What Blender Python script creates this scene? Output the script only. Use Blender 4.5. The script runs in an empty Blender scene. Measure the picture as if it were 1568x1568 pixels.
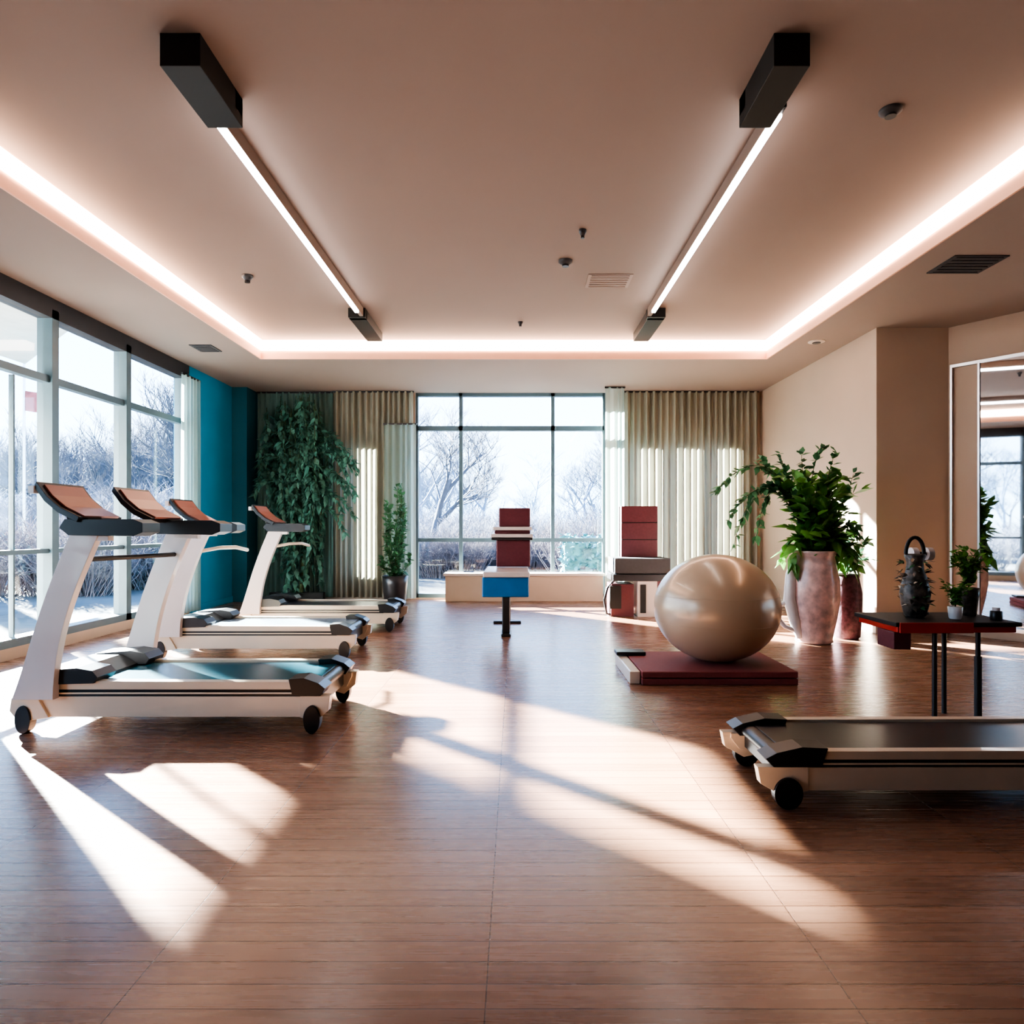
import bpy, math, random
from mathutils import Vector, Matrix
random.seed(7)
sc = bpy.context.scene
sc.view_settings.view_transform = 'AgX'
try: sc.view_settings.look = 'AgX - High Contrast'
except Exception as e: print(e)
sc.view_settings.exposure = -0.05

# ---------------------------------------------------------------- materials
def mat(name, col, rough=0.5, metal=0.0, spec=0.5, var=0.08, scale=6.0, bump=0.0, emit=None, estr=0.0, coat=0.0, trans=0.0):
    m = bpy.data.materials.new(name); m.use_nodes = True
    nt = m.node_tree; n = nt.nodes; l = nt.links
    b = n['Principled BSDF']
    b.inputs['Roughness'].default_value = rough
    b.inputs['Metallic'].default_value = metal
    b.inputs['Specular IOR Level'].default_value = spec
    b.inputs['Coat Weight'].default_value = coat
    tc = n.new('ShaderNodeTexCoord'); nz = n.new('ShaderNodeTexNoise'); nz.inputs['Scale'].default_value = scale
    nz.inputs['Detail'].default_value = 4
    l.new(tc.outputs['Object'], nz.inputs['Vector'])
    r = n.new('ShaderNodeValToRGB')
    r.color_ramp.elements[0].position = 0.3; r.color_ramp.elements[1].position = 0.7
    r.color_ramp.elements[0].color = (*[max(0, c*(1-var)) for c in col], 1)
    r.color_ramp.elements[1].color = (*[min(1, c*(1+var)) for c in col], 1)
    l.new(nz.outputs['Fac'], r.inputs['Fac']); l.new(r.outputs['Color'], b.inputs['Base Color'])
    if bump:
        bp = n.new('ShaderNodeBump'); bp.inputs['Strength'].default_value = bump; bp.inputs['Distance'].default_value = 0.01
        l.new(nz.outputs['Fac'], bp.inputs['Height']); l.new(bp.outputs['Normal'], b.inputs['Normal'])
    if emit:
        b.inputs['Emission Color'].default_value = (*emit, 1); b.inputs['Emission Strength'].default_value = estr
    if trans:
        t = n.new('ShaderNodeBsdfTranslucent'); l.new(r.outputs['Color'], t.inputs['Color'])
        mx = n.new('ShaderNodeMixShader'); mx.inputs[0].default_value = trans
        l.new(b.outputs[0], mx.inputs[1]); l.new(t.outputs[0], mx.inputs[2])
        l.new(mx.outputs[0], n['Material Output'].inputs['Surface'])
    return m

def floor_mat():
    m = bpy.data.materials.new('wood_plank_floor'); m.use_nodes = True
    nt = m.node_tree; n = nt.nodes; l = nt.links; b = n['Principled BSDF']
    tc = n.new('ShaderNodeTexCoord')
    mp = n.new('ShaderNodeMapping'); mp.inputs['Location'].default_value = (0.07+8.5, 10, 0)
    l.new(tc.outputs['Object'], mp.inputs['Vector'])
    br = n.new('ShaderNodeTexBrick'); br.offset = 0.0; br.squash = 1
    br.inputs['Scale'].default_value = 1; br.inputs['Brick Width'].default_value = 0.85
    br.inputs['Row Height'].default_value = 0.085; br.inputs['Mortar Size'].default_value = 0.0018
    br.inputs['Mortar Smooth'].default_value = 0.3
    br.inputs['Color1'].default_value = (0.235, 0.115, 0.068, 1); br.inputs['Color2'].default_value = (0.31, 0.162, 0.10, 1)
    br.inputs['Mortar'].default_value = (0.08, 0.034, 0.02, 1)
    l.new(mp.outputs[0], br.inputs['Vector'])
    mp2 = n.new('ShaderNodeMapping'); mp2.inputs['Scale'].default_value = (1.0, 22, 1); l.new(tc.outputs['Object'], mp2.inputs['Vector'])
    nz = n.new('ShaderNodeTexNoise'); nz.inputs['Scale'].default_value = 2.2; nz.inputs['Detail'].default_value = 5; l.new(mp2.outputs[0], nz.inputs['Vector'])
    r = n.new('ShaderNodeValToRGB'); r.color_ramp.elements[0].color = (0.74, 0.72, 0.70, 1); r.color_ramp.elements[1].color = (1.22, 1.22, 1.22, 1)
    l.new(nz.outputs['Fac'], r.inputs['Fac'])
    mx = n.new('ShaderNodeMix'); mx.data_type = 'RGBA'; mx.blend_type = 'MULTIPLY'; mx.inputs[0].default_value = 1
    l.new(br.outputs['Color'], mx.inputs[6]); l.new(r.outputs['Color'], mx.inputs[7]); l.new(mx.outputs[2], b.inputs['Base Color'])
    rr = n.new('ShaderNodeMapRange'); rr.inputs['To Min'].default_value = 0.22; rr.inputs['To Max'].default_value = 0.33
    l.new(nz.outputs['Fac'], rr.inputs['Value']); l.new(rr.outputs[0], b.inputs['Roughness'])
    b.inputs['Specular IOR Level'].default_value = 0.9
    bp = n.new('ShaderNodeBump'); bp.inputs['Strength'].default_value = 0.5; bp.inputs['Distance'].default_value = 0.003; bp.invert = True
    l.new(br.outputs['Fac'], bp.inputs['Height']); l.new(bp.outputs[0], b.inputs['Normal'])
    return m

def glass_mat():
    m = bpy.data.materials.new('window_glass'); m.use_nodes = True
    nt = m.node_tree; n = nt.nodes; l = nt.links; n.remove(n['Principled BSDF'])
    t = n.new('ShaderNodeBsdfTransparent'); t.inputs[0].default_value = (0.86, 0.94, 1, 1)
    g = n.new('ShaderNodeBsdfGlossy'); g.inputs['Roughness'].default_value = 0.02
    mx = n.new('ShaderNodeMixShader'); mx.inputs[0].default_value = 0.05
    l.new(t.outputs[0], mx.inputs[1]); l.new(g.outputs[0], mx.inputs[2]); l.new(mx.outputs[0], n['Material Output'].inputs['Surface'])
    return m

def sheer_mat(name, col, transp):
    m = bpy.data.materials.new(name); m.use_nodes = True
    nt = m.node_tree; n = nt.nodes; l = nt.links; n.remove(n['Principled BSDF'])
    w = n.new('ShaderNodeTexWave'); w.inputs['Scale'].default_value = 40; tc = n.new('ShaderNodeTexCoord'); l.new(tc.outputs['Object'], w.inputs['Vector'])
    r = n.new('ShaderNodeValToRGB'); r.color_ramp.elements[0].color = (*[c*0.9 for c in col], 1); r.color_ramp.elements[1].color = (*col, 1)
    l.new(w.outputs['Fac'], r.inputs['Fac'])
    t = n.new('ShaderNodeBsdfTransparent'); d = n.new('ShaderNodeBsdfDiffuse'); tr = n.new('ShaderNodeBsdfTranslucent')
    l.new(r.outputs[0], d.inputs[0]); l.new(r.outputs[0], tr.inputs[0])
    a = n.new('ShaderNodeMixShader'); a.inputs[0].default_value = 0.5; l.new(d.outputs[0], a.inputs[1]); l.new(tr.outputs[0], a.inputs[2])
    b = n.new('ShaderNodeMixShader'); b.inputs[0].default_value = transp; l.new(a.outputs[0], b.inputs[1]); l.new(t.outputs[0], b.inputs[2])
    l.new(b.outputs[0], n['Material Output'].inputs['Surface'])
    return m

M_floor = floor_mat()
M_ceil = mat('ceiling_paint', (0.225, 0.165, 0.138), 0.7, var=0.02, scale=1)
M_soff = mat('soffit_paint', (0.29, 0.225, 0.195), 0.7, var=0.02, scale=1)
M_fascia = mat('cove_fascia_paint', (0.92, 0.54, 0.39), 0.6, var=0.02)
M_wall = mat('beige_wall_paint', (0.48, 0.36, 0.275), 0.7, var=0.03, scale=2)
M_dark = mat('dark_taupe_wall_paint', (0.05, 0.04, 0.038), 0.7, var=0.03, scale=2)  # for unseen walls behind the camera, coloured dark to cut bounce onto the ceiling
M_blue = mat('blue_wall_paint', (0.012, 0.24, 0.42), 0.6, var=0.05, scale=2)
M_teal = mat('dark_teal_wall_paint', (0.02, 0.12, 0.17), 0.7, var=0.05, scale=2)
M_frame = mat('grey_blue_window_frame', (0.09, 0.14, 0.17), 0.4, var=0.04)
M_frame_d = mat('dark_blind_box', (0.03, 0.03, 0.035), 0.5)
M_cream = mat('cream_sill_paint', (0.50, 0.38, 0.28), 0.5, var=0.03)
M_skirt = mat('skirting_paint', (0.60, 0.52, 0.45), 0.5, var=0.03)
M_glass = glass_mat()
M_mirror = mat('mirror_silver', (0.72, 0.75, 0.78), 0.02, metal=1, var=0.005)
M_alum = mat('aluminium', (0.65, 0.65, 0.66), 0.3, metal=1, var=0.03)
M_black = mat('black_plastic', (0.012, 0.012, 0.014), 0.35, var=0.1)
M_blackm = mat('black_matte_housing', (0.006, 0.0055, 0.0055), 0.6, var=0.1)
M_white = mat('white_plastic', (0.70, 0.63, 0.60), 0.3, var=0.02, coat=0.3)
M_creamp = mat('cream_plastic', (0.78, 0.65, 0.50), 0.3, var=0.02, coat=0.3)
M_belt_t = mat('teal_running_belt', (0.012, 0.08, 0.11), 0.25, var=0.1, scale=30)
M_belt_k = mat('black_running_belt', (0.03, 0.03, 0.035), 0.3, var=0.1, scale=30)
M_belt_g = mat('grey_running_belt', (0.20, 0.25, 0.30), 0.25, var=0.1, scale=30)
M_screen = mat('salmon_console_face', (0.36, 0.14, 0.11), 0.3, var=0.06)
M_maroon = mat('maroon_vinyl', (0.11, 0.025, 0.034), 0.45, var=0.1, bump=0.1, scale=40)
M_bluev = mat('blue_vinyl', (0.0, 0.14, 0.38), 0.4, var=0.08)
M_grey = mat('grey_fabric', (0.05, 0.048, 0.052), 0.7, var=0.08, scale=30, bump=0.1)
M_steel = mat('dark_steel', (0.06, 0.06, 0.065), 0.35, metal=0.6, var=0.05)
M_ball = mat('pearl_beige_rubber', (0.56, 0.43, 0.30), 0.28, metal=0.2, var=0.02, scale=2, coat=0.2)
M_mat = mat('red_foam_mat', (0.26, 0.065, 0.06), 0.7, var=0.08, scale=50, bump=0.1)
M_red = mat('red_lacquer', (0.40, 0.03, 0.02), 0.35)
M_pot = mat('pink_white_glazed_ceramic', (0.74, 0.50, 0.45), 0.3, var=0.3, scale=14, bump=0.4, coat=0.4)
M_potw = mat('white_glazed_ceramic', (0.85, 0.82, 0.80), 0.25, var=0.06, scale=8, coat=0.4)
M_potp = mat('purple_brown_ceramic', (0.14, 0.06, 0.08), 0.5, var=0.5, scale=25, bump=0.5)
M_dvase = mat('patterned_dark_ceramic', (0.07, 0.06, 0.05), 0.4, var=0.95, scale=30, bump=0.4)
M_soil = mat('potting_soil', (0.03, 0.02, 0.012), 0.9, var=0.4, scale=60)
M_stem = mat('green_stem', (0.06, 0.09, 0.03), 0.6)
M_flag = mat('red_white_flag', (0.35, 0.10, 0.10), 0.8, var=0.6, scale=4)
def leafmat(name, c): return mat(name, c, 0.45, var=0.45, scale=9, trans=0.35)
M_leaf = leafmat('green_leaf', (0.11, 0.28, 0.06))
M_leafd = leafmat('dark_ivy_leaf', (0.07, 0.19, 0.09))
M_leafi = leafmat('teal_ivy_leaf', (0.12, 0.28, 0.22))
M_curt = mat('beige_curtain_fabric', (0.35, 0.335, 0.27), 0.85, var=0.06, scale=3, trans=0.27)
M_curtg = mat('sage_curtain_fabric', (0.22, 0.34, 0.30), 0.85, var=0.06, scale=3, trans=0.38)
M_sheer = sheer_mat('white_sheer_fabric', (0.58, 0.74, 0.69), 0.45)
M_bark_haze = [mat('winter_bark_a', (0.08, 0.09, 0.115), 0.9, var=0.2), mat('hazed_bark_mid', (0.15, 0.19, 0.25), 0.9, var=0.15), mat('hazed_bark_far', (0.28, 0.37, 0.46), 0.9, var=0.1)]  # near to far: aerial haze painted into the bark colour
M_shr_haze = [mat('shrub_twig_a', (0.15, 0.125, 0.135), 0.9, var=0.2), mat('hazed_twig_mid', (0.19, 0.20, 0.24), 0.9, var=0.2), mat('hazed_twig_far', (0.29, 0.35, 0.42), 0.9, var=0.15)]  # twigs get paler and bluer with depth, distance haze put into their colour
M_frost = mat('winter_grass_ground', (0.055, 0.06, 0.06), 0.95, var=0.5, scale=0.8)
M_hedge = mat('evergreen_hedge_leaf', (0.06, 0.20, 0.22), 0.8, var=0.4)
M_conc = mat('exterior_render', (0.5, 0.46, 0.42), 0.8)
M_led = mat('warm_led_diffuser', (1, 0.9, 0.8), 0.5, var=0, emit=(1.0, 0.69, 0.51), estr=17)
M_ledw = mat('cool_led_diffuser', (1, 1, 1), 0.5, var=0, emit=(1.0, 0.96, 0.96), estr=24)

# ---------------------------------------------------------------- mesh builder
class MB:
    def __init__(s): s.v=[]; s.f=[]; s.fm=[]; s.sm=[]; s.mats=[]
    def mi(s, m):
        if m not in s.mats: s.mats.append(m)
        return s.mats.index(m)
    def add(s, vs, fs, m, smooth=False):
        o=len(s.v); k=s.mi(m); s.v += [tuple(a) for a in vs]
        for f in fs: s.f.append([i+o for i in f]); s.fm.append(k); s.sm.append(smooth)
    def box(s, x0,x1,y0,y1,z0,z1,m):
        s.add([(x0,y0,z0),(x1,y0,z0),(x1,y1,z0),(x0,y1,z0),(x0,y0,z1),(x1,y0,z1),(x1,y1,z1),(x0,y1,z1)],
              [(0,3,2,1),(4,5,6,7),(0,1,5,4),(1,2,6,5),(2,3,7,6),(3,0,4,7)], m)
    def slab(s, pts, z0, z1, m):   # pts (x,y) counter-clockwise
        n=len(pts); vs=[(p[0],p[1],z0) for p in pts]+[(p[0],p[1],z1) for p in pts]
        s.add(vs,[tuple(range(n-1,-1,-1)),tuple(range(n,2*n))]+[(i,(i+1)%n,(i+1)%n+n,i+n) for i in range(n)],m)
    def quadwall(s, p, q, th, z0, z1, m, a=0.0, bb=1.0, off=0.0):
        p=Vector(p); q=Vector(q); d=q-p; nn=Vector((-d.y,d.x)).normalized()
        P=p+d*a+nn*off; Q=p+d*bb+nn*off; R=Q+nn*th; S=P+nn*th
        vs=[(v.x,v.y,z) for z in (z0,z1) for v in (P,Q,R,S)]
        s.add(vs,[(0,3,2,1),(4,5,6,7),(0,1,5,4),(1,2,6,5),(2,3,7,6),(3,0,4,7)],m)
    def prism(s, pts, y0, y1, m):   # pts = (x,z), extruded along y
        n=len(pts)
        a = sum(pts[i][0]*pts[(i+1)%n][1]-pts[(i+1)%n][0]*pts[i][1] for i in range(n))
        if a<0: pts=pts[::-1]
        vs=[(p[0],y0,p[1]) for p in pts]+[(p[0],y1,p[1]) for p in pts]
        s.add(vs,[tuple(range(n)), tuple(range(2*n-1,n-1,-1))]+[(i,i+n,(i+1)%n+n,(i+1)%n) for i in range(n)], m)
    def tube(s, pts, rad, m, seg=8, cap=True, closed=False):
        pts=[Vector(p) for p in pts]; n=len(pts)
        if not isinstance(rad,(list,tuple)): rad=[rad]*n
        vs=[]; prev=None
        for i,p in enumerate(pts):
            if closed: d=pts[(i+1)%n]-pts[i-1]
            else: d=(pts[min(i+1,n-1)]-pts[max(i-1,0)])
            if d.length<1e-9: d=Vector((0,0,1))
            d.normalize()
            if prev is None:
                u=d.orthogonal().normalized()
            else:
                u=(prev-d*prev.dot(d)); u=u.normalized() if u.length>1e-6 else d.orthogonal().normalized()
            prev=u; w=d.cross(u)
            for k in range(seg):
                a=2*math.pi*k/seg; vs.append(p+(u*math.cos(a)+w*math.sin(a))*rad[i])
        fs=[]
        for i in range(n if closed else n-1):
            j=(i+1)%n
            for k in range(seg): fs.append((i*seg+k,i*seg+(k+1)%seg,j*seg+(k+1)%seg,j*seg+k))
        s.add(vs,fs,m,True)
        if cap and not closed:
            s.add([vs[k] for k in range(seg)],[tuple(range(seg-1,-1,-1))],m)
            s.add([vs[(n-1)*seg+k] for k in range(seg)],[tuple(range(seg))],m)
    def lathe(s, prof, c, m, seg=32, sx=1, sy=1, smooth=True):
        vs=[]; n=len(prof)
        for r,z in prof:
            for k in range(seg):
                a=2*math.pi*k/seg; vs.append((c[0]+r*sx*math.cos(a),c[1]+r*sy*math.sin(a),c[2]+z))
        fs=[(i*seg+k,i*seg+(k+1)%seg,(i+1)*seg+(k+1)%seg,(i+1)*seg+k) for i in range(n-1) for k in range(seg)]
        s.add(vs,fs,m,smooth)
        s.add(vs[:seg],[tuple(range(seg-1,-1,-1))],m); s.add(vs[-seg:],[tuple(range(seg))],m)
    def cyly(s, cx,cz,rx,rz,y0,y1,m,seg=28):
        s2=[(cx+rx*math.cos(2*math.pi*k/seg),cz+rz*math.sin(2*math.pi*k/seg)) for k in range(seg)]
        s.prism(s2,y0,y1,m)
    def leaf(s, p, d, size, m, w=0.42, droop=0.25):
        p=Vector(p); d=Vector(d).normalized(); up=Vector((random.uniform(-.5,.5),random.uniform(-.5,.5),1))
        r=d.cross(up); r=r.normalized() if r.length>1e-4 else Vector((1,0,0)); n=r.cross(d)
        a=p+d*size*.42+r*size*w*.5-n*size*.06; b=p+d*size*.42-r*size*w*.5-n*size*.06
        c=p+d*size*.45+n*size*.03; t=p+d*size-Vector((0,0,size*droop))
        a2=p+d*size*.15+r*size*w*.32; b2=p+d*size*.15-r*size*w*.32
        s.add([p,a2,a,t,b,b2,c],[(0,6,2,1),(6,3,2),(0,5,4,6),(6,4,3)],m,True)
    def obj(s, name, loc=(0,0,0), rot=0, bevel=0, segs=2, scale=(1,1,1)):
        me=bpy.data.meshes.new(name); me.from_pydata(s.v,[],s.f)
        for m in s.mats: me.materials.append(m)
        me.polygons.foreach_set('material_index', s.fm); me.polygons.foreach_set('use_smooth', s.sm); me.update()
        o=bpy.data.objects.new(name,me); sc.collection.objects.link(o); o.location=loc; o.rotation_euler=(0,0,rot); o.scale=scale
        if bevel:
            b=o.modifiers.new('bevel','BEVEL'); b.width=bevel; b.segments=segs; b.limit_method='ANGLE'; b.angle_limit=math.radians(42)
            b.harden_normals=False
        return o
def inst(o, name, loc, rot=0, scale=(1,1,1)):
    c=bpy.data.objects.new(name,o.data); sc.collection.objects.link(c); c.location=loc; c.rotation_euler=(0,0,rot); c.scale=scale
    return c

# ---------------------------------------------------------------- room
H=3.18; HT=3.42; XL=-4.2; XR=3.75; XM=5.3; YB=10.5; YF=-3.0
b=MB(); b.box(XL-.3,XM+.3,YF-.2,YB+.2,-.1,0,M_floor); b.obj('floor')
b=MB()
tx0,tx1,ty1,ty0=-3.15,3.10,8.42,-2.0
b.box(tx0-.05,tx1+.05,ty0-.05,ty1+.05,HT,HT+.1,M_ceil)
b.box(XL-.2,tx0,YF-.2,YB+.2,H,HT+.1,M_soff); b.box(tx1,XM+.3,YF-.2,YB+.2,H,HT+.1,M_soff)
b.box(tx0,tx1,ty1,YB+.2,H,HT+.1,M_soff); b.box(tx0,tx1,YF-.2,ty0,H,HT+.1,M_soff)
b.obj('ceiling')
b=MB() # cove fascia lip
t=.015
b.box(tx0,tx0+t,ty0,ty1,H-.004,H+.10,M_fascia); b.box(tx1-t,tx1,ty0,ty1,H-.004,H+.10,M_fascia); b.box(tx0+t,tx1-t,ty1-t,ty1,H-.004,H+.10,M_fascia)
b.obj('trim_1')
b=MB()
t=.03; z0=H+.10; z1=HT-.012; ys=3.7
b.box(tx0,tx0+t,ys,ty1,z0,z1,M_led); b.box(tx1-t,tx1,ys,ty1,z0,z1,M_led); b.box(tx0+t,tx1-t,ty1-t,ty1,z0,z1,M_led)
b.obj('cove_led_light')

def wall_cells(b, xs, zs, ops, fn):
    for i in range(len(xs)-1):
        for j in range(len(zs)-1):
            cx=(xs[i]+xs[i+1])/2; cz=(zs[j]+zs[j+1])/2
            if any(o[0]<cx<o[1] and o[2]<cz<o[3] for o in ops): continue
            fn(xs[i],xs[i+1],zs[j],zs[j+1])
# back wall
b=MB()
ops=[(-1.55,1.38,0.02,H),( -2.72,-2.2,.35,2.5),(1.55,3.35,.35,2.5)]
xs=[XL-.2,-2.72,-2.2,-1.55,1.38,1.55,3.35,XM+.2]; zs=[0,.02,.35,2.5,H]
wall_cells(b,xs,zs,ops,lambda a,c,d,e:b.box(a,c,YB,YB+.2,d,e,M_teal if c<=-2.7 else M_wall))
b.obj('wall_back')
# left wall
b=MB()
b.box(XL-.2,XL,YF,0.4,0,H,M_dark); b.box(XL-.2,XL,8.78,YB,0,H,M_blue); b.box(XL-.2,XL,.4,8.78,0,.1,M_cream); b.box(XL-.2,XL,.4,8.78,3.08,H,M_frame_d)
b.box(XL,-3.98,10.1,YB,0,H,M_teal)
b.obj('wall_left')
b=MB(); b.box(XR,4.50,7.1,YB,0,H,M_wall)
A=(4.50,7.1); B_=(5.3,5.95)
b.add([(4.50,7.1,0),(5.3,5.95,0),(5.5,5.95,0),(5.5,YB,0),(4.5,YB,0),(4.50,7.1,H),(5.3,5.95,H),(5.5,5.95,H),(5.5,YB,H),(4.5,YB,H)],
      [(0,1,6,5),(1,2,7,6),(2,3,8,7),(3,4,9,8),(4,0,5,9),(4,3,2,1,0),(5,6,7,8,9)],M_wall)
b.box(XM,XM+.2,YF,5.95,0,H,M_wall); b.obj('wall_right')
b=MB(); b.box(XL-.2,XM+.2,YF-.2,YF,0,H,M_dark); b.obj('wall_front')
b=MB(); b.box(XR-.015,XR,7.085,YB,0,.09,M_skirt); b.box(XR,4.49,7.085,7.1,0,.09,M_skirt); b.quadwall(A,B_,.015,0,.09,M_skirt,.01,.99,-.016); b.obj('baseboard_right',bevel=.003)
b=MB(); b.box(XL,XL+.015,8.8,10.1,0,.09,M_blue); b.obj('baseboard_left',bevel=.003)
b=MB(); b.box(-3.98,-1.6,YB-.015,YB,0,.09,M_skirt); b.box(1.4,XR-.02,YB-.015,YB,0,.09,M_skirt); b.obj('baseboard_back',bevel=.003)
# left window
b=MB()
mull=[8.72,7.41,6.23,5.05,3.87,2.69,1.5,.45]
for y in mull: b.box(XL-.14,XL-.0,y-.045,y+.045,.1,3.08,M_frame)
b.box(XL-.11,XL-.03,.45,8.72,2.415,2.48,M_frame); b.box(XL-.11,XL-.03,.45,8.72,.87,.91,M_frame)
b.box(XL-.14,XL,.45,8.72,.1,.17,M_frame); b.box(XL-.14,XL,.45,8.72,3.0,3.08,M_frame_d)
b.box(XL-.1,XL-.06,5.785,5.805,.17,2.4,M_frame)
b.box(XL-.085,XL-.08,.45,8.72,.15,3.05,M_glass)
b.obj('window_1')
# back window
b=MB()
def vb(x,w,z0,z1): b.box(x-w/2,x+w/2,YB+.04,YB+.14,z0,z1,M_frame)
vb(-1.53,.04,.02,H); vb(1.36,.04,.02,H); vb(-.85,.055,.02,H); vb(.57,.055,.02,H)
b.box(-1.53,1.36,YB+.04,YB+.14,2.60,2.67,M_frame); b.box(-1.53,1.36,YB+.05,YB+.13,.88,.94,M_frame); b.box(-1.53,1.36,YB+.04,YB+.14,.02,.08,M_frame); b.box(-1.53,1.36,YB+.04,YB+.14,H-.05,H,M_frame)
b.box(-1.53,1.36,YB+.088,YB+.092,.05,H-.03,M_glass)
b.obj('window_2')
b=MB(); 
for x0,x1,n in ((-2.72,-2.2,1),(1.55,3.35,3)):
    for i in range(n+1):
        x=x0+(x1-x0)*i/n; b.box(max(x0,x-.09),min(x1,x+.09),YB+.05,YB+.13,.35,2.5,M_frame)
    b.box(x0,x1,YB+.05,YB+.13,.35,.42,M_frame); b.box(x0,x1,YB+.05,YB+.13,2.43,2.5,M_frame); b.box(x0,x1,YB+.09,YB+.094,.4,2.45,M_glass)
b.obj('window_3')
# low sill bench in front of back window
b=MB(); b.box(-1.05,1.30,10.15,YB-.02,0,.38,M_cream); b.box(-1.08,1.32,10.12,YB-.02,.38,.42,M_skirt)
b.obj('window_sill_bench',bevel=.006)
# mirrors on the splayed wall and side wall
b=MB()
b.quadwall(A,B_,.02,.12,2.75,M_mirror,.215,.985,-.022)
for a in (.02,.20,.985): b.quadwall(A,B_,.035,.10,2.77,M_alum,a,a+.013,-.036)
b.quadwall(A,B_,.035,.085,.12,M_alum,.02,.99,-.036); b.quadwall(A,B_,.035,2.75,2.78,M_alum,.02,.99,-.036)
y=5.9
while y>-2:
    b.box(XM-.02,XM-.004,y-1.45,y-.01,.12,2.75,M_mirror); b.box(XM-.035,XM-.004,y-.01,y+.015,.10,2.77,M_alum); y-=1.46
b.obj('wall_mirror')

# ---------------------------------------------------------------- curtains
def curtain(name, p0, p1, z0, z1, folds, amp, m, pleat=.5):
    b=MB(); nx=folds*10; nz=14; vs=[]
    p0=Vector(p0); p1=Vector(p1); d=(p1-p0); nrm=Vector((-d.y,d.x)).normalized()
    for j in range(nz+1):
        tz=j/nz
        for i in range(nx+1):
            u=i/nx; a=amp*(1-.35*tz)
            off=a*math.sin(u*folds*2*math.pi+.9*math.sin(u*9))+a*.35*math.sin(u*folds*4.7+3*tz*.4)
            q=p0+d*u+nrm*off
            vs.append((q.x,q.y,z0+(z1-z0)*tz))
    fs=[(j*(nx+1)+i,j*(nx+1)+i+1,(j+1)*(nx+1)+i+1,(j+1)*(nx+1)+i) for j in range(nz) for i in range(nx)]
    b.add(vs,fs,m,True)
    q=[p0+d*u for u in (0,1)]
    b.box(min(q[0].x,q[1].x)-.01,max(q[0].x,q[1].x)+.01,min(q[0].y,q[1].y)-.012,max(q[0].y,q[1].y)+.012,z1-.015,z1+.008,M_steel)
    return b.obj(name)
curtain('curtain',(-2.78,10.38),(-1.56,10.38),.04,H-.012,14,.045,M_curt)
curtain('curtain',(1.62,10.38),(3.68,10.38),.04,H-.012,20,.05,M_curt)
curtain('curtain',(-3.95,10.44),(-2.8,10.44),.04,H-.012,14,.025,M_curtg)
curtain('sheer_curtain',(-1.98,10.25),(-1.50,10.25),.04,2.66,5,.03,M_sheer)
curtain('sheer_curtain',(1.32,10.06),(1.60,10.06),.04,H-.012,3,.03,M_sheer)
curtain('sheer_curtain',(-4.10,8.40),(-4.10,8.85),.04,3.0,5,.03,M_sheer)

# ---------------------------------------------------------------- ceiling lights
def lin(xa0,xa1,xb0,xb1,xl):
    b=MB()
    b.box(xa0,xa1,3.2,3.7,HT-.155,HT,M_blackm); b.box(xb0,xb1,7.24,8.14,HT-.10,HT,M_blackm)
    b.box(xl-.018,xl+.018,3.66,7.0,HT-.118,HT-.09,M_ledw)
    b.box(xl-.02,xl+.02,3.62,7.24,HT-.09,HT,M_ceil)
    b.box(min(xl-.02,xa0),max(xl+.02,xa1),3.60,3.7,HT-.1,HT,M_blackm)
    b.box(min(xl-.02,xb0),max(xl+.02,xb1),7.2,7.3,HT-.1,HT,M_blackm)
    b.obj('linear_ceiling_light',bevel=.003)
lin(-1.67,-1.48,-1.77,-1.59,-1.63); lin(1.21,1.38,1.40,1.58,1.41)
def disc(name,x,y,z,r,h,m=M_steel,m2=M_white):
    b=MB(); b.lathe([(r,0),(r,-h*.4),(r*.8,-h*.55),(r*.45,-h),(r*.2,-h)][::-1],(x,y,z),m2); b.lathe([(r*.5,-h*1.3),(r*.5,-h*.8)],(x,y,z),m); b.obj(name)
disc('smoke_detector',.43,5.93,HT,.06,.04,M_steel,M_grey); disc('smoke_detector',2.08,3.79,HT,.06,.03,M_steel,M_grey)
disc('fire_sprinkler',.52,5.32,HT,.03,.05,M_steel,M_steel); disc('fire_sprinkler',.05,7.7,HT,.03,.04,M_steel,M_steel); disc('fire_sprinkler',-2.47,6.28,HT,.05,.05,M_steel,M_steel)
disc('recessed_downlight',3.36,7.63,H,.09,.015,M_steel,M_skirt)
def vent(x,y,z,w,d,m):
    b=MB(); b.box(x-w/2,x+w/2,y-d/2,y+d/2,z-.008,z,m)
    for i in range(6):
        yy=y-d/2+d*(i+.5)/6; b.box(x-w/2+.03,x+w/2-.03,yy-.008,yy+.008,z-.014,z-.008,m)
    b.obj('ceiling_vent')
vent(.87,6.41,HT,.41,.34,M_soff); vent(3.56,5.39,H,.42,.36,M_grey); vent(-3.59,7.9,H,.25,.3,M_grey)

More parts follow.
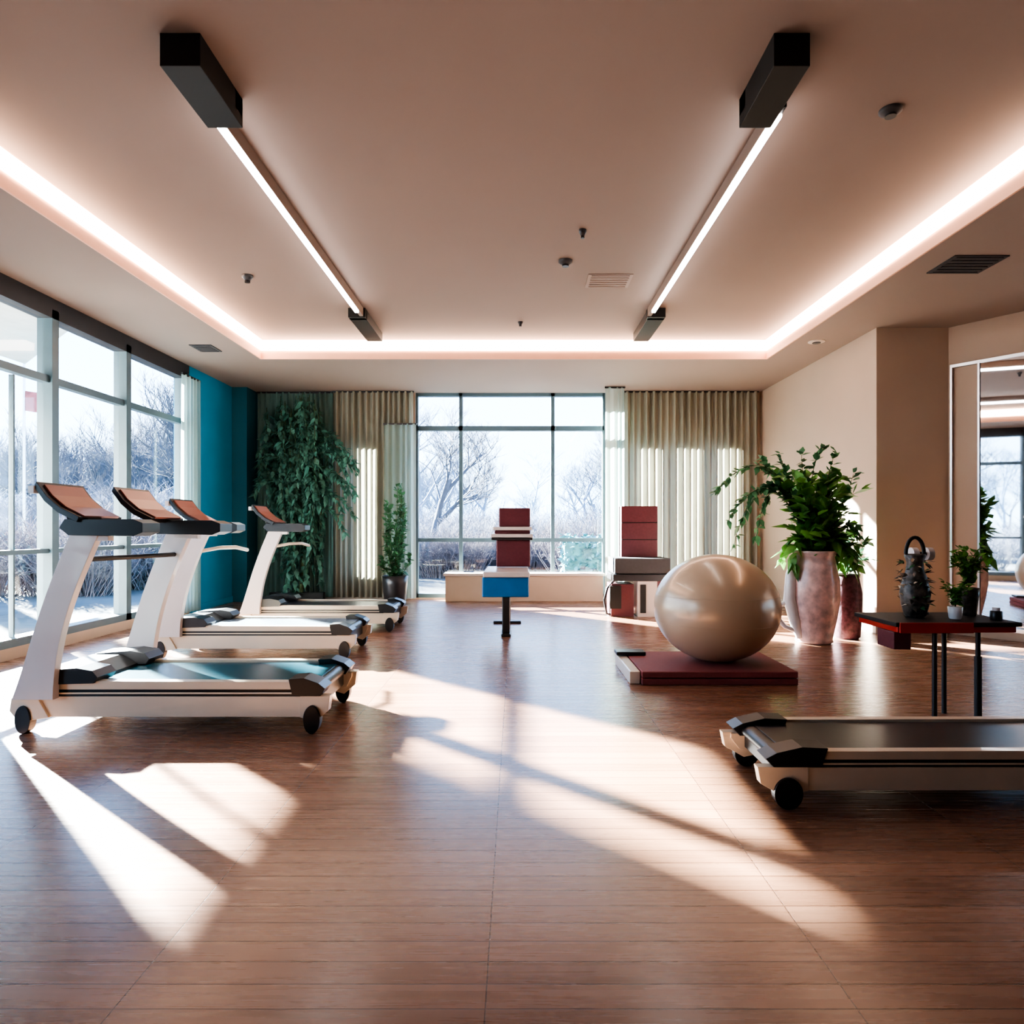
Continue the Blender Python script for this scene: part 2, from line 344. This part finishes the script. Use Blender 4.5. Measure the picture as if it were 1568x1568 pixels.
# ---------------------------------------------------------------- treadmill
def treadmill(belt, body, arms=(-1,1), post=False, dx=0.0):
    b=MB()
    for s in (-1,1):
        def yy(a,c): return (min(s*a,s*c),max(s*a,s*c))
        y0,y1=yy(.27,.33)
        b.prism([(-.80,.085),(.74,.085),(.80,.11),(.83,.17),(.83,.195),(-.80,.195)],y0,y1,body)
        b.prism([(-.72,.232),(.70,.232),(.70,.272),(-.72,.278)],y0,y1,body)
        b.box(-.76,.72,*yy(.265,.325),.195,.232,M_black)
        b.box(-.74,.70,*yy(.33,.334),.208,.218,body)
        b.prism([(.66,.20),(.81,.20),(.835,.24),(.80,.268),(.72,.296),(.64,.29)],*yy(.20,.345),M_black)
        b.prism([(.70,.085),(.78,.06),(.85,.12),(.86,.20),(.70,.20)],*yy(.28,.338),body)
        b.cyly(.765,.075,.045,.075,*yy(.30,.355),M_black); b.cyly(-.775,.075,.042,.075,*yy(.30,.355),M_black)
        b.prism([(-.84,.19),(-.70,.19),(-.64,.085),(-.80,.06),(-.85,.12)],*yy(.28,.345),body)
        b.prism([(-.80,.25),(-.78,.30),(-.70,.335),(-.50,.35),(-.41,.335),(-.38,.30),(-.40,.268),(-.6,.262)],*yy(.17,.345),M_black)
        if s in arms:
            o=dx if s>0 else 0
            L=[];R=[]
            for i in range(17):
                t=i/16; z=.19+t*.91
                xc=-.70+.29*t; w=.064+.045*(1-t)**4 +.012*t
                xc-= .035*math.sin(t*math.pi)
                L.append((xc-w+o,z)); R.append((xc+w+o,z))
            b.prism(L+R[::-1],*yy(.335,.385),M_white)
            b.prism([(-.55+o,1.10),(-.50+o,1.06),(-.16+o,1.055),(-.11+o,1.075),(-.11+o,1.125),(-.16+o,1.145),(-.52+o,1.145)],*yy(.22,.40),M_black)
            b.box(-.45+o,-.30+o,*yy(.33,.38),1.03,1.06,M_white)
            P=[(-.655,1.33),(-.60,1.255),(-.53,1.195),(-.43,1.145)]
            up=[(x+o,z+.012) for x,z in P]; dn=[(x+o-.012,z-.016) for x,z in P]
            b.prism(up+dn[::-1],*yy(.03,.42),M_black)
            up2=[(x+o+.008,z+.018) for x,z in P]; up2[0]=(up2[0][0]+.012,up2[0][1]-.018)
            b.prism(up2+[(x-.012,z-.012) for x,z in up2][::-1],*yy(.065,.385),M_screen)
            b.prism([(-.53+o,1.14),(-.40+o,1.14),(-.50+o,1.175),(-.56+o,1.21)],*yy(.22,.36),M_blackm)
            b.box(-.69+o,-.66+o,*yy(.36,.43),1.28,1.32,M_white)
        if post:
            b.prism([(-.82,.12),(-.72,.12),(-.76,1.1),(-.82,1.1)],*yy(.335,.38),M_white)
    b.box(-.76,.78,-.27,.27,.12,.195,M_black)
    b.box(-.70,.76,-.255,.255,.195,.262,belt)
    b.tube([(.77,-.25,.225),(.77,.25,.225)],.035,M_black,16)
    b.prism([(-.82,.19),(-.80,.30),(-.72,.33),(-.55,.33),(-.45,.275),(-.45,.19)],-.17,.17,M_black)
    if len(arms)==2: b.tube([(-.45,-.34,.93),(-.43+dx/2,0,.93),(-.45+dx,.34,.93)],.014,M_black,12)
    elif len(arms)==1: b.tube([(-.46,-.34,.90),(-.30,-.30,.93),(-.22,-.15,.93),(-.22,.1,.90)],.016,M_creamp,12)
    if post: b.box(-.86,-.72,-.38,.38,1.1,1.22,M_black)
    return b
treadmill(M_belt_t,M_creamp,(-1,1),dx=.14).obj('treadmill',(-1.855,3.99,0),bevel=.006)
treadmill(M_belt_g,M_creamp,(-1,)).obj('treadmill',(-2.20,6.05,0),bevel=.006)
treadmill(M_belt_k,M_creamp,(-1,)).obj('treadmill',(-2.10,7.55,0),bevel=.006)
treadmill(M_belt_k,M_creamp,(),True).obj('treadmill',(2.02,2.92,0),rot=math.pi,bevel=.006,scale=(1.25,.74,.82))

# ---------------------------------------------------------------- weight bench
b=MB()
b.box(-.34,.13,6.86,7.45,.40,.60,M_bluev); b.box(-.33,.14,6.84,7.9,.60,.655,M_white)
b.box(-.14,-.06,6.90,6.98,.03,.40,M_steel); b.box(-.15,-.05,6.86,7.2,0,.03,M_steel)
b.box(-.13,-.07,6.98,7.9,.30,.36,M_steel); b.box(-.14,-.06,7.84,7.9,.03,.60,M_steel); b.box(-.26,.06,7.82,7.92,0,.03,M_steel)
b.box(-.22,.16,7.66,7.78,.66,.96,M_maroon); b.box(-.28,.19,7.62,7.80,.96,.99,M_steel); b.box(-.28,.19,7.60,7.80,.99,1.03,M_white); b.box(-.26,.18,7.62,7.80,1.07,1.11,M_white)
b.box(-.24,.16,7.66,7.78,1.03,1.07,M_maroon); b.box(-.19,.16,7.66,7.78,1.11,1.32,M_maroon)
b.obj('weight_bench',bevel=.012,segs=3)
# ---------------------------------------------------------------- exercise chair
b=MB()
b.box(1.18,1.46,8.45,8.85,.0,.40,M_maroon); b.box(1.16,1.30,8.42,8.46,.10,.38,M_blackm)
b.box(1.50,1.74,8.40,8.75,.0,.44,M_white); b.box(1.53,1.60,8.385,8.41,.05,.40,M_blackm)
b.box(1.20,1.90,8.42,9.0,.44,.52,M_steel); b.box(1.76,1.90,8.5,9.0,0,.44,M_maroon)
b.box(1.22,1.90,8.40,9.02,.54,.72,M_grey); b.box(1.24,1.88,8.44,8.98,.52,.54,M_blackm)
b.box(1.37,1.84,8.86,9.0,.72,1.38,M_maroon); b.box(1.36,1.86,9.0,9.05,.6,1.38,M_blackm)
for z in (.94,1.16): b.box(1.375,1.835,8.852,8.87,z,z+.008,M_blackm)
b.tube([(1.22,8.5,.44),(1.14,8.5,.35),(1.10,8.5,.2),(1.13,8.5,.03),(1.18,8.5,.02)],.015,M_steel)
b.obj('exercise_chair',bevel=.012,segs=3)
# ---------------------------------------------------------------- ball and mat
b=MB()
b.box(.88,1.97,4.76,5.55,0,.045,M_mat); b.box(.88,1.97,4.76,5.55,.05,.095,M_mat); b.box(.9,1.95,4.78,5.53,.04,.055,M_blackm)
b.box(.80,.875,4.80,5.50,0,.09,M_creamp); b.box(.79,1.02,5.35,5.50,.097,.125,M_black)
b.obj('exercise_mat',bevel=.018,segs=3)
b=MB(); prof=[]
for i in range(33):
    a=-math.pi/2+math.pi*i/32; r=.465*math.cos(a); z=.405*math.sin(a)
    prof.append((max(r,.02),max(z,-.397)))
prof.insert(0,(.001,-.397))
b.lathe(prof,(1.52,5.18,.097+.397),M_ball,64)
for a in (-.25,.25):
    r=.465*math.cos(a)+.0005; 
    b.tube([(1.52+r*math.cos(k*math.pi/32),5.18+r*math.sin(k*math.pi/32),.494+.405*math.sin(a)) for k in range(64)],.0012,M_ball,6,closed=True)
b.obj('exercise_ball')

# ---------------------------------------------------------------- plants
def rv(a=1): return Vector((random.uniform(-a,a),random.uniform(-a,a),random.uniform(-a,a)))
def bez(ps,n):
    out=[]
    for i in range(n+1):
        t=i/n; q=[Vector(p) for p in ps]
        while len(q)>1: q=[q[k].lerp(q[k+1],t) for k in range(len(q)-1)]
        out.append(q[0])
    return out
def vine(b,ps,n,size,m,stem=.006,dens=2,w=.55):
    pts=bez(ps,n); b.tube(pts,[stem*(1-.6*i/n) for i in range(n+1)],M_stem,5)
    for i in range(1,n+1):
        for k in range(dens):
            d=(pts[i]-pts[i-1]).normalized()+rv(1.1); b.leaf(pts[i]+rv(.01),d,size*random.uniform(.6,1.25),m,w)
b=MB(); c=(2.86,6.55,0); q=.86
b.lathe([(r*q,z) for r,z in [(.17,0),(.20,.015),(.19,.04),(.24,.25),(.27,.42),(.265,.6),(.23,.75),(.215,.82),(.24,.86),(.245,.88),(.22,.88),(.20,.84),(.19,.80)]],c,M_pot,40)
b.lathe([(.001,.80),(.165,.80)],c,M_soil,24)
for yy_ in (-.05,):
    b.tube([(c[0]-.17,c[1]+yy_,.84),(c[0]-.24,c[1]+yy_,.66),(c[0]-.255,c[1]+yy_,.42),(c[0]-.20,c[1]+yy_,.20),(c[0]-.16,c[1]+yy_,.05)],[.03,.05,.06,.055,.03],M_potw,14)
    b.tube([(c[0]-.27,c[1]+yy_,.40),(c[0]-.36,c[1]+yy_,.36),(c[0]-.38,c[1]+yy_,.26),(c[0]-.30,c[1]+yy_,.16),(c[0]-.20,c[1]+yy_,.12)],.022,M_potw,10)
top=Vector((c[0],c[1],.82))
for i in range(46):
    a=random.uniform(0,6.28); r=random.uniform(.08,.44); h=random.uniform(.12,.82)
    e=top+Vector((r*math.cos(a)+.03,r*math.sin(a)*.7,h))
    vine(b,[top+Vector((.1*math.cos(a),.1*math.sin(a),0)),top+Vector((r*.4*math.cos(a),r*.4*math.sin(a),h*.8)),e],7,.17,M_leaf,.006,2,.66)
for i in range(10):
    a=random.uniform(0,6.28); e=top+Vector((.33*math.cos(a)+.04,.25*math.sin(a),-.05+random.uniform(-.08,.1)))
    vine(b,[top,top+Vector((.2*math.cos(a),.2*math.sin(a),.35)),e],8,.14,M_leaf,.005,3,.62)
for e,mid in (((-.95,0,.62),(-.35,0,1.35)),((-.75,.05,.12),(-.45,0,1.3)),((-.55,0,.2),(-.35,.1,1.2)),((-.35,-.05,.98),(-.2,0,.6)),((-.45,.1,.95),(-.3,0,.7)),((-.85,-.1,.35),(-.4,0,1.1)),((-.6,0,.55),(-.3,0,1.0))):
    vine(b,[top,top+Vector(mid),top+Vector(e)],24,.085,M_leafd,.006,3,.6)
for e,mid in (((.42,0,.05),(.45,0,.6)),((.2,0,1.0),(.1,0,.7)),((-.12,0,.98),(-.1,0,.6)),((.1,0,1.04),(-.1,0,.9)),((.38,0,.8),(.3,0,.5))):
    vine(b,[top,top+Vector(mid),top+Vector(e)],12,.10,M_leafd,.005,3,.6)
b.obj('potted_plant')
b=MB(); c=(3.30,6.80,0)
b.lathe([(.10,0),(.12,.02),(.135,.25),(.14,.45),(.11,.60),(.12,.64),(.10,.64),(.09,.60)],c,M_potp,32)
b.lathe([(.001,.58),(.10,.58)],c,M_soil)
top=Vector((c[0],c[1],.58))
for i in range(9):
    a=random.uniform(0,6.28); vine(b,[top,top+Vector((.08*math.cos(a),.08*math.sin(a),.25)),top+Vector((.17*math.cos(a),.2*math.sin(a),random.uniform(.2,.4)))],6,.1,M_leafd,.005,2)
b.obj('potted_plant')
# tall climbing ivy, clumpy with an irregular outline
b=MB(); 
for i in range(60):
    x=random.triangular(-3.82,-2.75,-3.1); zt=random.uniform(2.1,3.10) if x<-3.6 else random.uniform(2.5,3.1); zb=random.uniform(.1,1.6)
    x2=max(-3.82,x+random.uniform(-.2,.3)); y=random.uniform(9.98,10.28)
    vine(b,[(x,y,zt),(x+random.uniform(-.05,.1),y-.05,(zt+zb)/2),(x2,y-.04,zb)],30,random.uniform(.07,.12),M_leafi,.005,3,.6)
for i in range(14):
    z=random.uniform(1.0,2.3); vine(b,[(-3.0,10.15,z+.2),(-2.7,10.0,z+.4),(-2.45+random.uniform(-.1,.16),9.95,z-.1)],16,.10,M_leafi,.005,3,.6)
for i in range(8):
    x=-3.75+random.uniform(-.05,.1); z=random.uniform(1.5,2.4)
    vine(b,[(-3.3,10.1,z),(-3.6,10.0,z+.3),(x,9.95,z+.05)],12,.10,M_leafi,.005,3,.6)
b.tube([(-3.2,10.15,.0),(-3.15,10.17,1.0),(-3.25,10.18,2.2),(-3.15,10.18,3.0)],[.035,.03,.02,.01],M_stem,8)
b.box(-3.65,-2.85,10.1,10.2,0,.14,M_blackm)
b.obj('climbing_ivy')
# tall plant by window
b=MB(); c=(-1.72,9.72,0)
b.lathe([(.13,0),(.15,.02),(.18,.3),(.19,.42),(.17,.42),(.16,.36)],c,M_steel,24); b.lathe([(.001,.36),(.17,.36)],c,M_soil)
top=Vector((c[0],c[1],.36))
for i in range(18):
    a=random.uniform(0,6.28); h=random.uniform(.3,1.35); r=.30*(1-h/1.8)
    vine(b,[top,top+Vector((r*1.2*math.cos(a),r*1.2*math.sin(a),h*.6)),top+Vector((r*math.cos(a),r*math.sin(a),h))],14,.10,M_leafd,.005,3,.5)
b.obj('potted_plant')

# ---------------------------------------------------------------- side table and items
b=MB()
b.box(2.16,2.88,3.88,4.36,.535,.56,M_blackm); b.box(2.18,2.60,3.872,3.885,.50,.56,M_red); b.box(2.18,2.86,3.90,4.34,.50,.535,M_red)
for x,y in ((2.41,3.93),(2.54,4.05),(2.66,3.93)):
    b.tube([(x,y,0),(x,y,.50)],.014,M_black,12)
b.tube([(2.66,3.93,.0),(2.66,3.93,.36)],.02,M_black,12)
b.box(2.17,2.27,3.92,4.1,.40,.50,M_maroon)
b.obj('side_table',bevel=.004)
TZ=.561
b=MB(); c=(2.42,4.14,TZ)
b.lathe([(.05,0),(.06,.01),(.075,.07),(.085,.14),(.07,.22),(.05,.28),(.045,.33),(.06,.37),(.055,.38),(.04,.37)],c,M_dvase,28)
b.tube([(c[0]+.055*math.cos(t),c[1],TZ+.38+.10*math.sin(t)) for t in [math.pi*i/14 for i in range(15)]],.011,M_blackm,10)
for i in range(90): 
    a=random.uniform(0,6.28); z=random.uniform(.06,.34); b.leaf((c[0]+.065*math.cos(a),c[1]+.065*math.sin(a),TZ+z),Vector((math.cos(a),math.sin(a),.3))+rv(.6),.055,random.choice([M_dvase,M_creamp,M_dvase,M_leafd]))
b.obj('decorative_vase')
b=MB(); c=(2.54,4.28)
b.lathe([(.045,0),(.045,.01),(.01,.02),(.01,.32),(.03,.335)],(c[0],c[1],TZ),M_blackm,20)
def cylx(b,x0,x1,r,z,y,m): b.tube([(x0,y,z),(x1,y,z)],r,m,20)
cylx(b,2.48,2.60,.012,TZ+.375,c[1],M_steel); cylx(b,2.475,2.51,.04,TZ+.375,c[1],M_white); cylx(b,2.57,2.605,.04,TZ+.375,c[1],M_white)
b.obj('dumbbell_on_stand')
b=MB(); c=(2.785,4.20,TZ)
b.lathe([(.04,0),(.045,.01),(.055,.12),(.06,.17),(.05,.17),(.045,.15)],c,M_dvase,24); top=Vector(c)+Vector((0,0,.15))
for i in range(26):
    a=random.uniform(0,6.28); r=random.uniform(.03,.09); vine(b,[top,top+Vector((0,0,.12)),top+Vector((r*math.cos(a),r*math.sin(a),random.uniform(.14,.27)))],5,.05,M_leaf,.003,3,.6)
b.obj('potted_fern')
b=MB(); c=(2.60,4.04,TZ)
b.lathe([(.03,0),(.035,.01),(.04,.07),(.035,.075),(.03,.06)],c,M_potw,24); top=Vector(c)+Vector((0,0,.06))
for i in range(14):
    a=random.uniform(0,6.28); r=random.uniform(.02,.07); vine(b,[top,top+Vector((0,0,.08)),top+Vector((r*math.cos(a),r*math.sin(a),random.uniform(.05,.16)))],5,.04,M_leaf,.003,3,.6)
b.obj('potted_fern')
b=MB(); c=(2.80,3.98,TZ); b.lathe([(.03,0),(.032,.005),(.032,.05),(.028,.055)],c,M_black,20); b.lathe([(.02,.055),(.02,.075)],c,M_white,16); b.obj('small_jar')

# ---------------------------------------------------------------- outside
b=MB(); b.box(-160,160,-60,220,-.25,-.15,M_frost); b.obj('outdoor_ground')
b=MB(); b.box(-9.5,XL-.21,5.0,5.17,-.15,3.17,M_conc); b.obj('sun_blocker_fin')  # added out of view to keep direct sun off the near windows
b=MB(); b.slab([(-6.9,YF),(-4.53,YF),(-4.53,7.3),(-6.9,9.6)],3.4,3.52,M_conc); b.slab([(-4.95,7.75),(-4.53,7.35),(-4.53,YB),(-4.95,YB)],3.4,3.52,M_conc); b.obj('exterior_canopy')  # eave soffit; its extra depth and diagonal end are shaped to trim sun patches
b=MB(); b.box(-12.5,-12.1,14.55,14.95,-.15,10,M_conc); b.box(-12.55,-12.05,14.5,15.0,10,10.15,M_conc); b.obj('sun_blocker_column',bevel=.02)  # unseen column added only to block a band of sunlight on the floor
b=MB(); b.tube([(-10.3,14.3,-.15),(-10.3,14.3,5.0)],[.035,.02],M_alum,10)
vs=[]; 
for i in range(9):
    for j in range(6): vs.append((-10.28+.55*i/8,14.3+.05*math.sin(i*.9),3.55+.42*j/5-.02*i*.5))
b.add(vs,[(i*6+j,(i+1)*6+j,(i+1)*6+j+1,i*6+j+1) for i in range(8) for j in range(5)],M_flag,True)
b.obj('flagpole')
def tree(seed,m,height,levels=5):
    rnd=random.Random(seed); b=MB()
    def br(p,d,L,r,lv):
        n=4 if lv>2 else 3; pts=[p]; q=p; dd=d.copy()
        for i in range(n):
            dd=(dd+Vector((rnd.uniform(-1,1),rnd.uniform(-1,1),rnd.uniform(-.4,.8)))*.16).normalized()
            q=q+dd*L/n; pts.append(q)
        b.tube(pts,[r*(1-.5*i/n) for i in range(n+1)],m,6 if lv>=levels-1 else 3,cap=False)
        if lv==0: return
        k=4 if lv>1 else 5
        for i in range(k):
            t=rnd.uniform(.35,1.0); j=min(int(t*n),n-1); o=pts[j].lerp(pts[j+1],t*n-j)
            s=Vector((rnd.uniform(-1,1),rnd.uniform(-1,1),rnd.uniform(-.1,.7))).normalized()
            br(o,(dd*.75+s*.8).normalized(),L*rnd.uniform(.5,.75),r*.5,lv-1)
    br(Vector((0,0,0)),Vector((0,0,1)),height*.42,height*.018,levels)
    return b
def shrub(seed,m):
    rnd=random.Random(seed); b=MB()
    for i in range(150):
        a=rnd.uniform(0,6.28); r=rnd.uniform(0,.5); p=Vector((r*math.cos(a),r*math.sin(a),0)); L=rnd.uniform(.6,1.5)
        d=Vector((math.cos(a)*rnd.uniform(.1,.7),math.sin(a)*rnd.uniform(.1,.7),1)).normalized()
        pts=[p,p+d*L*.5+Vector((rnd.uniform(-.1,.1),rnd.uniform(-.1,.1),0)),p+d*L]
        b.tube(pts,[.010,.007,.004],m,3,cap=False)
        for k in range(6):
            o=pts[1].lerp(pts[2],rnd.uniform(0,1)); e=o+Vector((rnd.uniform(-.3,.3),rnd.uniform(-.3,.3),rnd.uniform(0,.35)))
            b.tube([o,e],[.005,.003],m,3,cap=False)
    return b
protos=[]
for k in range(3):
    for s in range(2):
        protos.append((k,tree(10*k+s+1,M_bark_haze[k],7.5).obj('bare_tree',(0,0,-50))))
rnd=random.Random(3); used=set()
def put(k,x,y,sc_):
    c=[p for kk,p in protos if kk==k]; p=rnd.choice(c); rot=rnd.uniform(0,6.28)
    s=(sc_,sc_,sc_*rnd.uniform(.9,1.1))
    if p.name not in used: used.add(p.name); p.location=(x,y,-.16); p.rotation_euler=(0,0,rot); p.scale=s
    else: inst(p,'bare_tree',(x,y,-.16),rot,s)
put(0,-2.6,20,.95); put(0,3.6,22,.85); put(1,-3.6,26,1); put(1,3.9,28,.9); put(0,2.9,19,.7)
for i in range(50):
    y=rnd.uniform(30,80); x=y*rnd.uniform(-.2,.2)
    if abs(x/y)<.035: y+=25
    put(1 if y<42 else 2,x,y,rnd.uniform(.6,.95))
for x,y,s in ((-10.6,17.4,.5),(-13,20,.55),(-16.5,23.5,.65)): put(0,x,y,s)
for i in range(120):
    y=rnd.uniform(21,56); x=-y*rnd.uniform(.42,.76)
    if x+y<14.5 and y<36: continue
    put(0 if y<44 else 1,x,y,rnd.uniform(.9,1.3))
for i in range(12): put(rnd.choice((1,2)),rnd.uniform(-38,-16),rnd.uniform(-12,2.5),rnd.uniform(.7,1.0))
sp=[]
for k in range(3): sp.append(shrub(k+5,M_shr_haze[k]).obj('bare_shrub',(0,0,-50)))
us=set()
def puts(k,x,y,s):
    p=sp[k]
    if k not in us: us.add(k); p.location=(x,y,-.16); p.scale=(s,s,s)
    else: inst(p,'bare_shrub',(x,y,-.16),rnd.uniform(0,6.28),(s*rnd.uniform(1,1.4),s,s*rnd.uniform(.8,1.1)))
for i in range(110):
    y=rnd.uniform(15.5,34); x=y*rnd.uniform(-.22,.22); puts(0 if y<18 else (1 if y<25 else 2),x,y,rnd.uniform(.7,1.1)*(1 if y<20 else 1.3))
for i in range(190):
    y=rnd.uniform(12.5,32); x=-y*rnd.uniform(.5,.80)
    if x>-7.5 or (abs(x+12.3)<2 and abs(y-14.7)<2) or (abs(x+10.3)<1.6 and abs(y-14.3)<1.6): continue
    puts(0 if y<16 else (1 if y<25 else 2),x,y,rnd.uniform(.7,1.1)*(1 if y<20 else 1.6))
for i in range(24): puts(1,rnd.uniform(-24,-9),rnd.uniform(-8,3),rnd.uniform(.8,1.2))
b=MB()
for i in range(2600):
    p=Vector((random.uniform(.9,3.2),random.uniform(13.2,13.8),random.uniform(-.1,.95))); b.leaf(p,rv(1),.13,M_hedge,.6)
b.box(.95,3.15,13.3,13.7,-.15,.8,M_hedge)
b.obj('evergreen_hedge')

# ---------------------------------------------------------------- light
w=bpy.data.worlds.new('winter_sky'); sc.world=w; w.use_nodes=True; n=w.node_tree.nodes; l=w.node_tree.links
bg=n['Background']; tc=n.new('ShaderNodeTexCoord'); sp_=n.new('ShaderNodeSeparateXYZ'); r=n.new('ShaderNodeValToRGB')
l.new(tc.outputs['Generated'],sp_.inputs[0]); l.new(sp_.outputs['Z'],r.inputs['Fac']); l.new(r.outputs[0],bg.inputs[0])
r.color_ramp.elements[0].color=(.80,.92,1,1); r.color_ramp.elements[1].color=(.22,.47,1,1); r.color_ramp.elements[1].position=.6
bg.inputs[1].default_value=7.5
s=bpy.data.lights.new('sun','SUN'); s.energy=260; s.angle=math.radians(1.0); s.color=(1,.91,.79)
so=bpy.data.objects.new('sun',s); sc.collection.objects.link(so)
d=Vector((.66,-.66,-.38)); so.rotation_euler=d.to_track_quat('-Z','Y').to_euler(); so.location=(-20,30,20)

# ---------------------------------------------------------------- camera
cam=bpy.data.cameras.new('camera'); co=bpy.data.objects.new('camera',cam); sc.collection.objects.link(co)
co.location=(0,0,1.1); co.rotation_euler=(math.radians(90),0,0); cam.lens=24; cam.sensor_width=36
cam.shift_x=-.0038; cam.shift_y=.0153; cam.clip_end=500; sc.camera=co
